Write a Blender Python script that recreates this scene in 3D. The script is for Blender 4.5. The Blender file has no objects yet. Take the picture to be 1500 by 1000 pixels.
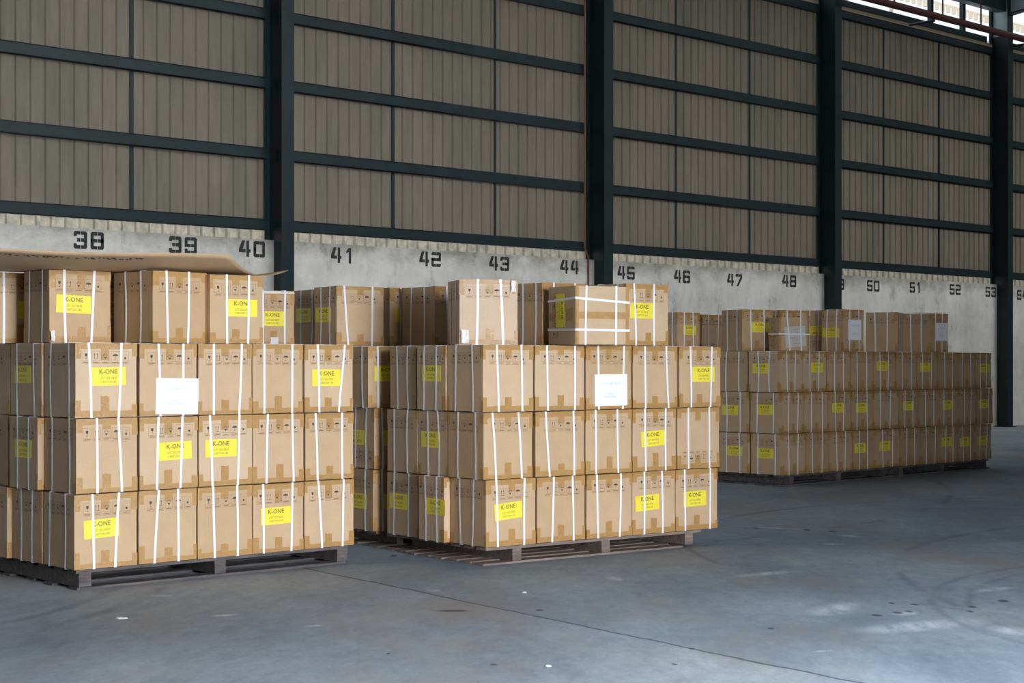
import bpy, math, random
from mathutils import Vector, Matrix
random.seed(7)
C = bpy.context.scene
COL = C.collection
R = math.radians

# ------------------------------------------------------------------ camera, world, lights, exposure
CAM_H, F_PX, CX, HZ = 1.5, 2400.0, 750.0, 529.0
cam_d = bpy.data.cameras.new('camera'); cam = bpy.data.objects.new('camera', cam_d); COL.objects.link(cam)
cam.location = (0, 0, CAM_H); cam.rotation_euler = (R(90), 0, 0)
cam_d.sensor_width = 36; cam_d.lens = 36 * F_PX / 1500; cam_d.shift_y = (HZ - 500) / 1500
cam_d.clip_end = 300
C.camera = cam
C.view_settings.view_transform = 'Standard'; C.view_settings.look = 'None'
C.view_settings.exposure = 0.0; C.view_settings.gamma = 1.0; C.view_settings.use_curve_mapping = False

WD = C.world or bpy.data.worlds.new('world'); C.world = WD; WD.use_nodes = True
bgn = WD.node_tree.nodes.get('Background') or WD.node_tree.nodes.new('ShaderNodeBackground')
bgn.inputs[0].default_value = (0.86, 0.93, 1.0, 1); bgn.inputs[1].default_value = 1.2

# wall frame: e runs along the numbered wall (away to the right), n points from it into the hall
WA = R(90 - 46.73)
E = Vector((math.cos(WA), math.sin(WA))); N = Vector((E.y, -E.x))
W0 = Vector((11.76, 38.3))                       # a point of the concrete face at s = 0
def wp(s, q, z=0.0):
    p = W0 + E * s + N * q
    return Vector((p.x, p.y, z))
def ratio(px): return (px - CX) / F_PX
def s_at(px, q=0.0):
    r = ratio(px); p = W0 + N * q
    return (r * p.y - p.x) / (E.x - r * E.y)
def line_t(P, D, px):
    r = ratio(px)
    return (r * P.y - P.x) / (D.x - r * D.y)

def area_light(name, loc, direction, sx, sy, power, colour, spread=180):
    ld = bpy.data.lights.new(name, 'AREA'); ld.shape = 'RECTANGLE'; ld.size = sx; ld.size_y = sy
    ld.energy = power; ld.color = colour; ld.spread = R(spread)
    o = bpy.data.objects.new(name, ld); COL.objects.link(o); o.location = loc
    o.rotation_euler = Vector(direction).to_track_quat('-Z', 'Y').to_euler()
    return o
DOOR_S = s_at(750) - 24.0
ROOM_Q = 24.6                                    # the opposite wall
def foot(x, y):                                  # wall coordinates of a floor point
    d = Vector((x, y)) - W0
    return d.dot(E), d.dot(N)
door_s, door_q = foot(7.6, -1.2)
OUT_Q = ROOM_Q + 10.4                            # open yard beyond the loading door: daylight enters through the doorway only
dl = wp(-30.7, OUT_Q)
area_light('loading_door_daylight', (dl.x, dl.y, 4.3), (-N.x, -N.y, 0), 13.6, 8.4, 10200, (0.945, 0.985, 1.06), 150)
area_light('upper_sky_outside_door', (dl.x, dl.y, 11.6), (-N.x, -N.y, -0.3), 13.6, 6.0, 46000, (0.84, 0.92, 1.03), 150)
sk = wp(-12, 3.6)
sl = area_light('overhead_fill', (sk.x, sk.y, 10.4), (0, 0, -1), 36, 3.6, 200, (0.86, 0.93, 1.0), 180); sl.rotation_euler = (0, 0, WA)  # added ambient fill under the roof, not an actual skylight
ln_ = wp(-11, 14.5)                              # added lamp to brighten the numbered wall, no roof glazing here
area_light('wall_wash_fill', (ln_.x, ln_.y, 9.4), (-N.x, -N.y, -0.40), 40, 1.6, 520, (0.98, 0.98, 0.96), 62)

# ------------------------------------------------------------------ materials
def mat(name, base, rough=0.7, metallic=0.0, spec=0.5):
    m = bpy.data.materials.new(name); m.use_nodes = True
    b = m.node_tree.nodes['Principled BSDF']
    b.inputs['Base Color'].default_value = (*base, 1); b.inputs['Roughness'].default_value = rough
    b.inputs['Metallic'].default_value = metallic; b.inputs['Specular IOR Level'].default_value = spec
    return m
def nd(m, t, **kw):
    n = m.node_tree.nodes.new(t)
    for k, v in kw.items(): setattr(n, k, v)
    return n
def lk(m, a, b): m.node_tree.links.new(a, b)
def bsdf(m): return m.node_tree.nodes['Principled BSDF']
def noise(m, scale, detail=4, rough=0.6, stretch=None, coord='Object', vec=None):
    n = nd(m, 'ShaderNodeTexNoise'); n.inputs['Scale'].default_value = scale
    n.inputs['Detail'].default_value = detail; n.inputs['Roughness'].default_value = rough
    if vec is None:
        tc = nd(m, 'ShaderNodeTexCoord'); vec = tc.outputs[coord]
    if stretch:
        mp = nd(m, 'ShaderNodeMapping'); mp.inputs['Scale'].default_value = stretch[:3]
        if len(stretch) > 3: mp.inputs['Rotation'].default_value = (0, 0, stretch[3])
        lk(m, vec, mp.inputs['Vector']); vec = mp.outputs[0]
    lk(m, vec, n.inputs['Vector'])
    return n
def ramp(m, fac, stops):
    r = nd(m, 'ShaderNodeValToRGB'); cr = r.color_ramp
    while len(cr.elements) < len(stops): cr.elements.new(0.5)
    for e, (p, c) in zip(cr.elements, stops):
        e.position = p; e.color = (*c, 1) if len(c) == 3 else c
    lk(m, fac, r.inputs[0]); return r
def mix(m, fac, a, b, mode='MIX'):
    x = nd(m, 'ShaderNodeMix', data_type='RGBA', blend_type=mode)
    for sock, v in ((x.inputs[0], fac), (x.inputs[6], a), (x.inputs[7], b)):
        if isinstance(v, (int, float)): sock.default_value = v
        elif isinstance(v, tuple): sock.default_value = (*v, 1) if len(v) == 3 else v
        else: lk(m, v, sock)
    return x.outputs[2]
def math_n(m, op, a, b=0.0):
    x = nd(m, 'ShaderNodeMath', operation=op)
    for i, v in enumerate((a, b)):
        if isinstance(v, (int, float)): x.inputs[i].default_value = v
        else: lk(m, v, x.inputs[i])
    return x.outputs[0]
def bump(m, h, strength, dist=0.01):
    b = nd(m, 'ShaderNodeBump'); b.inputs['Strength'].default_value = strength; b.inputs['Distance'].default_value = dist
    lk(m, h, b.inputs['Height']); lk(m, b.outputs[0], bsdf(m).inputs['Normal'])

M = {}
# cardboard
m = M['card'] = mat('cardboard', (0.5, 0.33, 0.18), 0.62, spec=0.35)
oi = nd(m, 'ShaderNodeObjectInfo')
c0 = ramp(m, oi.outputs['Random'], [(0, (0.48, 0.325, 0.18)), (0.45, (0.52, 0.362, 0.21)), (0.8, (0.54, 0.372, 0.225)), (1, (0.58, 0.42, 0.27))])
n1 = noise(m, 5, 5, 0.6); v1 = ramp(m, n1.outputs[0], [(0.3, (0.93, 0.93, 0.93)), (0.7, (1.04, 1.04, 1.04))])
n2 = noise(m, 160, 2, 0.6); v2 = ramp(m, n2.outputs[0], [(0.3, (0.94, 0.94, 0.94)), (0.7, (1.05, 1.05, 1.05))])
c9 = mix(m, 1.0, mix(m, 1.0, c0.outputs[0], v1.outputs[0], 'MULTIPLY'), v2.outputs[0], 'MULTIPLY')
lk(m, mix(m, 1.0, c9, oi.outputs['Color'], 'MULTIPLY'), bsdf(m).inputs['Base Color'])
wv = nd(m, 'ShaderNodeTexWave'); wv.inputs['Scale'].default_value = 40; wv.inputs['Distortion'].default_value = 2
tc = nd(m, 'ShaderNodeTexCoord'); lk(m, tc.outputs['Object'], wv.inputs[0]); bump(m, wv.outputs[1], 0.06, 0.002)
# tape
m = M['tape'] = mat('packing tape', (0.56, 0.33, 0.14), 0.28, spec=0.5)
n1 = noise(m, 22, 4, 0.7); c0 = ramp(m, n1.outputs[0], [(0.3, (0.37, 0.205, 0.068)), (0.7, (0.46, 0.27, 0.098))])
lk(m, c0.outputs[0], bsdf(m).inputs['Base Color'])
n2 = noise(m, 45, 3, 0.8); bump(m, n2.outputs[0], 0.55, 0.01)
M['glint_tape'] = mat('tape with painted glints', (0.72, 0.70, 0.66), 0.22)  # white glints of crinkled tape put into the base colour
M['strap'] = mat('white plastic strap', (0.80, 0.82, 0.86), 0.35)
M['yellow'] = mat('yellow sticker', (0.80, 0.70, 0.065), 0.5)
n1 = noise(M['yellow'], 9, 2); lk(M['yellow'], ramp(M['yellow'], n1.outputs[0], [(0.3, (0.80, 0.66, 0.05)), (0.7, (0.87, 0.73, 0.06))]).outputs[0], bsdf(M['yellow']).inputs['Base Color'])
M['ink_olive'] = mat('sticker ink', (0.14, 0.13, 0.02), 0.6)
M['ink_faint'] = mat('small sticker ink', (0.36, 0.30, 0.03), 0.6)
M['ink'] = mat('printed ink', (0.055, 0.045, 0.045), 0.7)
M['ink_line'] = mat('printed ink outline', (0.24, 0.15, 0.085), 0.7)
M['paper'] = mat('white paper', (0.86, 0.88, 0.92), 0.6)
M['paper_ink'] = mat('pale blue ink', (0.55, 0.63, 0.76), 0.6)
M['old_paper'] = mat('handwritten paper', (0.58, 0.56, 0.50), 0.7)
M['pen'] = mat('pen ink', (0.10, 0.10, 0.12), 0.7)
# wood
def wood(name, ca, cb):
    m = mat(name, ca, 0.8)
    n1 = noise(m, 3.0, 6, 0.75, (1.2, 9, 9)); c = ramp(m, n1.outputs[0], [(0.3, ca), (0.62, cb)])
    oi = nd(m, 'ShaderNodeObjectInfo'); v = ramp(m, oi.outputs['Random'], [(0, (0.75, 0.75, 0.75)), (1, (1.15, 1.12, 1.1))])
    lk(m, mix(m, 1.0, c.outputs[0], v.outputs[0], 'MULTIPLY'), bsdf(m).inputs['Base Color'])
    n2 = noise(m, 14, 5, 0.7, (1, 8, 8)); bump(m, n2.outputs[0], 0.7, 0.01)
    return m
M['wood_dark'] = wood('dark weathered wood', (0.045, 0.043, 0.045), (0.15, 0.13, 0.125))
M['wood_brown'] = wood('brown weathered wood', (0.10, 0.075, 0.062), (0.27, 0.21, 0.175))
# steel
m = M['steel'] = mat('dark teal painted steel', (0.018, 0.034, 0.038), 0.45, spec=0.4)
n1 = noise(m, 2.2, 5, 0.7); lk(m, ramp(m, n1.outputs[0], [(0.35, (0.007, 0.017, 0.020)), (0.7, (0.012, 0.029, 0.033))]).outputs[0], bsdf(m).inputs['Base Color'])
M['steel_light'] = mat('pale green and sunlit steel', (0.42, 0.52, 0.52), 0.5)  # the column head uses it for sunlight put into its colour
m = M['sheet'] = mat('corrugated sheet', (0.14, 0.125, 0.10), 0.75, spec=0.25)
n1 = noise(m, 1.1, 6, 0.7, (1, 1, 0.22)); c1 = ramp(m, n1.outputs[0], [(0.3, (0.150, 0.142, 0.110)), (0.55, (0.205, 0.180, 0.140)), (0.8, (0.245, 0.205, 0.170))])
n2 = noise(m, 9, 4, 0.7, (1, 1, 0.15)); v2 = ramp(m, n2.outputs[0], [(0.3, (0.85, 0.86, 0.86)), (0.7, (1.1, 1.09, 1.08))])
lk(m, mix(m, 1.0, c1.outputs[0], v2.outputs[0], 'MULTIPLY'), bsdf(m).inputs['Base Color'])
m = M['lit_sheet'] = mat('sheet with painted light', (0.50, 0.47, 0.38), 0.6)  # bounce light on the cladding foot, put into a paler colour
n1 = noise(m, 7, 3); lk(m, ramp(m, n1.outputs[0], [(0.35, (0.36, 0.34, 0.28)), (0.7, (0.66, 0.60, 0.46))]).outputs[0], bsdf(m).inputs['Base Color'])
m = M['concrete'] = mat('painted concrete', (0.55, 0.54, 0.51), 0.85, spec=0.2)
n1 = noise(m, 0.55, 8, 0.68); c1 = ramp(m, n1.outputs[0], [(0.30, (0.50, 0.49, 0.45)), (0.48, (0.64, 0.63, 0.59)), (0.68, (0.76, 0.755, 0.73))])
n2 = noise(m, 2.6, 8, 0.75, (1, 1, 0.55)); v2 = ramp(m, n2.outputs[0], [(0.30, (0.50, 0.49, 0.46)), (0.43, (0.90, 0.90, 0.89)), (0.7, (1.06, 1.06, 1.06))])
# dirty band just under the sheets, broken up by noise (soot and run-off)
tc = nd(m, 'ShaderNodeTexCoord'); sx = nd(m, 'ShaderNodeSeparateXYZ'); lk(m, tc.outputs['Object'], sx.inputs[0])
n3 = noise(m, 1.7, 6, 0.7, (1, 1, 1.6))
hz = math_n(m, 'ADD', sx.outputs[2], math_n(m, 'MULTIPLY', n3.outputs[0], 0.9))
v3 = ramp(m, math_n(m, 'SUBTRACT', hz, 3.0), [(0.45, (1, 1, 1)), (0.80, (0.50, 0.49, 0.46))])
col = mix(m, 1.0, mix(m, 1.0, c1.outputs[0], v2.outputs[0], 'MULTIPLY'), v3.outputs[0], 'MULTIPLY')
lk(m, col, bsdf(m).inputs['Base Color']); bump(m, n2.outputs[0], 0.25, 0.02)
M['number'] = mat('black stencil paint', (0.018, 0.020, 0.022), 0.7)
M['plain_wall'] = mat('dim hall lining', (0.22, 0.22, 0.21), 0.9)
M['rust'] = mat('red brown pipe paint', (0.085, 0.028, 0.026), 0.5)
M['rust_thin'] = mat('orange conduit', (0.22, 0.055, 0.03), 0.5)
M['blue_sheet'] = mat('pale blue outer cladding', (0.40, 0.49, 0.58), 0.6)
M['beige_steel'] = mat('cream painted brace', (0.62, 0.52, 0.38), 0.6)
M['cap'] = mat('cream sheet capping', (0.55, 0.42, 0.28), 0.6)
M['litter'] = mat('litter scrap', (0.75, 0.75, 0.7), 0.7)
# floor
m = M['floor'] = mat('worn concrete floor', (0.13, 0.15, 0.18), 0.55, spec=0.3)
tc = nd(m, 'ShaderNodeTexCoord'); OBJ = tc.outputs['Object']
n1 = noise(m, 0.35, 9, 0.62, vec=OBJ); c1 = ramp(m, n1.outputs[0], [(0.30, (0.185, 0.238, 0.285)), (0.5, (0.270, 0.330, 0.385)), (0.70, (0.350, 0.395, 0.430))])
n2 = noise(m, 1.4, 8, 0.72, (1.0, 0.35, 1, R(-35)), vec=OBJ); v2 = ramp(m, n2.outputs[0], [(0.30, (0.66, 0.69, 0.73)), (0.48, (0.97, 0.98, 0.99)), (0.70, (1.30, 1.27, 1.22))])
col = mix(m, 1.0, c1.outputs[0], v2.outputs[0], 'MULTIPLY')
n5 = noise(m, 11, 6, 0.8, (1.0, 0.5, 1, R(-35)), vec=OBJ); col = mix(m, 1.0, col, ramp(m, n5.outputs[0], [(0.3, (0.82, 0.83, 0.84)), (0.7, (1.17, 1.16, 1.15))]).outputs[0], 'MULTIPLY')
n3 = noise(m, 0.8, 6, 0.65, (1, 0.5, 1, R(20)), vec=OBJ)      # brownish dirt patches
col = mix(m, ramp(m, n3.outputs[0], [(0.50, (0, 0, 0)), (0.66, (0.7, 0.7, 0.7))]).outputs[0], col, (0.31, 0.275, 0.235))
warp = noise(m, 2.0, 5, 0.6, vec=OBJ)
wvec = nd(m, 'ShaderNodeVectorMath', operation='MULTIPLY_ADD')
lk(m, warp.outputs['Color'], wvec.inputs[0]); wvec.inputs[1].default_value = (0.10, 0.10, 0); lk(m, OBJ, wvec.inputs[2])
def fpt(px, py):
    Y = F_PX * CAM_H / (py - HZ); return Vector((ratio(px) * Y, Y))
def ellipse_mask(px, py, wpx, hpx, rot=0.0, soft=0.5):
    c = fpt(px, py)
    rx = wpx * 0.5 * c.y / F_PX
    ry = hpx * 0.5 * c.y * c.y / (F_PX * CAM_H)
    mp = nd(m, 'ShaderNodeMapping', vector_type='TEXTURE')
    mp.inputs['Location'].default_value = (c.x + 0.05, c.y + 0.05, 0); mp.inputs['Rotation'].default_value = (0, 0, rot)
    mp.inputs['Scale'].default_value = (rx, ry, 1e3)
    lk(m, wvec.outputs[0], mp.inputs[0])
    ln = nd(m, 'ShaderNodeVectorMath', operation='LENGTH'); lk(m, mp.outputs[0], ln.inputs[0])
    mr = nd(m, 'ShaderNodeMapRange', interpolation_type='SMOOTHSTEP'); mr.inputs['From Min'].default_value = soft; mr.inputs['From Max'].default_value = 1.0
    mr.inputs['To Min'].default_value = 1.0; mr.inputs['To Max'].default_value = 0.0
    lk(m, ln.outputs['Value'], mr.inputs['Value']); return mr.outputs[0]
def streak_mask(xa, ya, xb, yb, width, soft=0.2):     # a worn streak from one floor point to another, width in metres
    a, b = fpt(xa, ya), fpt(xb, yb); c = (a + b) / 2; d = b - a
    mp = nd(m, 'ShaderNodeMapping', vector_type='TEXTURE')
    mp.inputs['Location'].default_value = (c.x + 0.05, c.y + 0.05, 0); mp.inputs['Rotation'].default_value = (0, 0, math.atan2(d.y, d.x))
    mp.inputs['Scale'].default_value = (d.length / 2, width / 2, 1e3)
    lk(m, wvec.outputs[0], mp.inputs[0])
    ln = nd(m, 'ShaderNodeVectorMath', operation='LENGTH'); lk(m, mp.outputs[0], ln.inputs[0])
    mr = nd(m, 'ShaderNodeMapRange', interpolation_type='SMOOTHSTEP'); mr.inputs['From Min'].default_value = soft; mr.inputs['From Max'].default_value = 1.0
    mr.inputs['To Min'].default_value = 1.0; mr.inputs['To Max'].default_value = 0.0
    lk(m, ln.outputs['Value'], mr.inputs['Value']); return mr.outputs[0]
grain = noise(m, 4.0, 7, 0.75, (1.6, 0.45, 1, R(-30)), vec=OBJ)
gm = ramp(m, grain.outputs[0], [(0.36, (0, 0, 0)), (0.56, (1, 1, 1))]).outputs[0]
def addm(a, b): return b if a is None else math_n(m, 'MAXIMUM', a, b)
wm = None
for a in ((1180, 903, 1262, 880, .35), (1185, 902, 1250, 892, .25), (1302, 901, 1345, 896, .18), (1225, 928, 1470, 906, .42), (1455, 927, 1530, 922, .5),
          (1060, 846, 1172, 835, .22), (1236, 786, 1258, 784, .35), (1200, 797, 1240, 796, .15), (1185, 954, 1230, 953, .06),
          (300, 903, 355, 899, .12), (440, 918, 475, 915, .10), (620, 866, 650, 864, .22), (885, 848, 925, 847, .3), (1050, 768, 1200, 777, .10), (1420, 868, 1500, 858, .15), (200, 873, 260, 872, .1)):
    wm = addm(wm, streak_mask(*a))
col = mix(m, math_n(m, 'MULTIPLY', math_n(m, 'MULTIPLY', wm, gm), 0.8), col, (0.60, 0.66, 0.72))
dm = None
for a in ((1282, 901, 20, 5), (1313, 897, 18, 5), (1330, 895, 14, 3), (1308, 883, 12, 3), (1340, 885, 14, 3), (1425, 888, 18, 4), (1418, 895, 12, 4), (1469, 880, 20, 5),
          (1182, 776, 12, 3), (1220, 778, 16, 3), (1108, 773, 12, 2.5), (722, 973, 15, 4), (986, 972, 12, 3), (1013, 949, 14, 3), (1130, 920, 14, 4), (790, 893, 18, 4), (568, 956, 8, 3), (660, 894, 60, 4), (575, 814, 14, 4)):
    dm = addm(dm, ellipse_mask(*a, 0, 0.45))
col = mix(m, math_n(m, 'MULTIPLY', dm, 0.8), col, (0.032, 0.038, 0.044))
# tyre arcs and the joint between the two floor slabs
def line_mask(pa, pb, width, broken=True):
    a, b = fpt(*pa), fpt(*pb); d = (b - a).normalized(); nn = Vector((-d.y, d.x))
    dp = nd(m, 'ShaderNodeVectorMath', operation='DOT_PRODUCT'); lk(m, wvec.outputs[0], dp.inputs[0]); dp.inputs[1].default_value = (nn.x, nn.y, 0)
    ds = math_n(m, 'SUBTRACT', dp.outputs['Value'], nn.dot(a) + 0.05 * (nn.x + nn.y))
    ab = math_n(m, 'ABSOLUTE', ds)
    mr = nd(m, 'ShaderNodeMapRange', interpolation_type='SMOOTHSTEP'); mr.inputs['From Min'].default_value = width * 0.3; mr.inputs['From Max'].default_value = width
    mr.inputs['To Min'].default_value = 1; mr.inputs['To Max'].default_value = 0; lk(m, ab, mr.inputs['Value'])
    return mr.outputs[0], ds
jm, jside = line_mask((500, 843), (1240, 996), 0.018)
mr = nd(m, 'ShaderNodeMapRange'); mr.inputs['From Min'].default_value = -0.02; mr.inputs['From Max'].default_value = 0.02; lk(m, jside, mr.inputs['Value'])
col = mix(m, mr.outputs[0], mix(m, 1.0, col, (1.16, 1.10, 1.06), 'MULTIPLY'), col)
col = mix(m, math_n(m, 'MULTIPLY', jm, 0.75), col, (0.03, 0.04, 0.05))
def arc_mask(cpx, cpy, rad, width, lo, hi):
    c = fpt(cpx, cpy)
    sb = nd(m, 'ShaderNodeVectorMath', operation='SUBTRACT'); lk(m, wvec.outputs[0], sb.inputs[0]); sb.inputs[1].default_value = (c.x, c.y, 0)
    ln = nd(m, 'ShaderNodeVectorMath', operation='LENGTH'); lk(m, sb.outputs[0], ln.inputs[0])
    ab = math_n(m, 'ABSOLUTE', math_n(m, 'SUBTRACT', ln.outputs['Value'], rad))
    mr = nd(m, 'ShaderNodeMapRange', interpolation_type='SMOOTHSTEP'); mr.inputs['From Min'].default_value = 0; mr.inputs['From Max'].default_value = width
    mr.inputs['To Min'].default_value = 1; mr.inputs['To Max'].default_value = 0; lk(m, ab, mr.inputs['Value'])
    return mr.outputs[0]
tm = None
for a in ((2100, 900, 2.62, .05, 0, 0), (2100, 900, 2.85, .05, 0, 0), (2500, 860, 5.2, .07, 0, 0), (1900, 800, 4.9, .06, 0, 0), (300, 700, 9.3, .07, 0, 0), (-700, 860, 4.0, .08, 0, 0), (-700, 860, 4.3, .08, 0, 0)):
    tm = addm(tm, arc_mask(*a))
gm2 = ramp(m, noise(m, 0.9, 5, 0.6, vec=OBJ).outputs[0], [(0.42, (0, 0, 0)), (0.58, (1, 1, 1))]).outputs[0]
col = mix(m, math_n(m, 'MULTIPLY', math_n(m, 'MULTIPLY', tm, gm2), 0.38), col, (0.05, 0.06, 0.07))
lk(m, col, bsdf(m).inputs['Base Color'])
rr = ramp(m, n2.outputs[0], [(0.3, (0.55, 0.55, 0.55)), (0.7, (0.8, 0.8, 0.8))]); lk(m, rr.outputs[0], bsdf(m).inputs['Roughness'])
bump(m, n2.outputs[0], 0.12, 0.02)

# ------------------------------------------------------------------ mesh helpers
class MB:
    def __init__(s): s.v = []; s.f = []; s.mi = []; s.mats = []
    def _m(s, mt):
        if mt not in s.mats: s.mats.append(mt)
        return s.mats.index(mt)
    def face(s, pts, mt='x'):
        i = len(s.v); s.v += [tuple(p) for p in pts]; s.f.append(tuple(range(i, i + len(pts)))); s.mi.append(s._m(mt))
    def hexa(s, p, mt='x'):                       # 8 points: bottom ring 0-3, top ring 4-7
        i = len(s.v); s.v += [tuple(q) for q in p]
        for f in ((3, 2, 1, 0), (4, 5, 6, 7), (0, 1, 5, 4), (1, 2, 6, 5), (2, 3, 7, 6), (3, 0, 4, 7)):
            s.f.append(tuple(i + k for k in f)); s.mi.append(s._m(mt))
    def box(s, x0, x1, y0, y1, z0, z1, mt='x'):
        s.hexa([(x0, y0, z0), (x1, y0, z0), (x1, y1, z0), (x0, y1, z0), (x0, y0, z1), (x1, y0, z1), (x1, y1, z1), (x0, y1, z1)], mt)
    def wbox(s, s0, s1, q0, q1, z0, z1, mt='x'):  # box in wall coordinates (q1 > q0, towards the room)
        s.hexa([wp(s0, q1, z0), wp(s1, q1, z0), wp(s1, q0, z0), wp(s0, q0, z0), wp(s0, q1, z1), wp(s1, q1, z1), wp(s1, q0, z1), wp(s0, q0, z1)], mt)
    def tube(s, pts, r, n=8, mt='x'):
        rings = []
        for k, p in enumerate(pts):
            p = Vector(p); a = Vector(pts[max(k - 1, 0)]); b = Vector(pts[min(k + 1, len(pts) - 1)])
            d = (b - a).normalized(); up = Vector((0, 0, 1)) if abs(d.z) < 0.9 else Vector((1, 0, 0))
            x = d.cross(up).normalized(); y = x.cross(d)
            i = len(s.v); s.v += [tuple(p + x * r * math.cos(t) + y * r * math.sin(t)) for t in [2 * math.pi * j / n for j in range(n)]]
            rings.append(i)
        for a, b in zip(rings, rings[1:]):
            for j in range(n): s.f.append((a + j, a + (j + 1) % n, b + (j + 1) % n, b + j)); s.mi.append(s._m(mt))
        s.f.append(tuple(rings[0] + j for j in reversed(range(n)))); s.mi.append(s._m(mt))
        s.f.append(tuple(rings[-1] + j for j in range(n))); s.mi.append(s._m(mt))
    def mesh(s, name):
        me = bpy.data.meshes.new(name); me.from_pydata(s.v, [], s.f)
        for k in s.mats: me.materials.append(M[k])
        me.polygons.foreach_set('material_index', s.mi); me.update(); return me
    def build(s, name, parent=None, mt=None, bevel=0):
        if mt: s.mats = [mt]; s.mi = [0] * len(s.f)
        return link(name, s.mesh(name), parent, bevel)
def link(name, me, parent=None, bevel=0):
    o = bpy.data.objects.new(name, me); COL.objects.link(o)
    if parent: o.parent = parent
    if bevel:
        b = o.modifiers.new('bevel', 'BEVEL'); b.width = bevel; b.segments = 2; b.limit_method = 'ANGLE'
    return o
def tag(o, label=None, cat=None, group=None, kind=None):
    if label: o['label'] = label
    if cat: o['category'] = cat
    if group: o['group'] = group
    if kind: o['kind'] = kind
    return o
def empty(name, loc, rz=0.0):
    o = bpy.data.objects.new(name, None); COL.objects.link(o); o.location = loc; o.rotation_euler = (0, 0, rz)
    o.empty_display_size = 0.2; return o
def text_mesh(s, size, mt, align='CENTER'):
    cu = bpy.data.curves.new('t', 'FONT'); cu.body = s; cu.size = size; cu.align_x = align; cu.align_y = 'CENTER'; cu.resolution_u = 2; cu.offset = size * 0.014
    o = bpy.data.objects.new('t', cu); COL.objects.link(o)
    dg = bpy.context.evaluated_depsgraph_get(); me = bpy.data.meshes.new_from_object(o.evaluated_get(dg))
    vs = [tuple(v.co) for v in me.vertices]; fs = [tuple(p.vertices) for p in me.polygons]
    bpy.data.objects.remove(o); bpy.data.curves.remove(cu); bpy.data.meshes.remove(me)
    return vs, fs
def add_text(mb, s, size, cx, cy, mt, sx=1.0):
    vs, fs = text_mesh(s, size, mt); i = len(mb.v)
    mb.v += [(x * sx + cx, 0, y + cy) for x, y, z in vs]
    for f in fs: mb.f.append(tuple(i + k for k in f)); mb.mi.append(mb._m(mt))

# ------------------------------------------------------------------ setting: floor, walls, roof
fl = MB()
p = [wp(-38, -0.02), wp(-38, ROOM_Q), wp(16, ROOM_Q), wp(16, -0.02)]
fl.hexa([(q.x, q.y, -0.2) for q in p] + [(q.x, q.y, 0) for q in p]); tag(fl.build('floor', mt='floor'), kind='structure')
WALL_TOP = 3.27
w = MB(); w.wbox(-38, 16, -0.30, 0.0, 0.0, WALL_TOP); wall = tag(w.build('wall_left', mt='concrete'), kind='structure')
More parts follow.
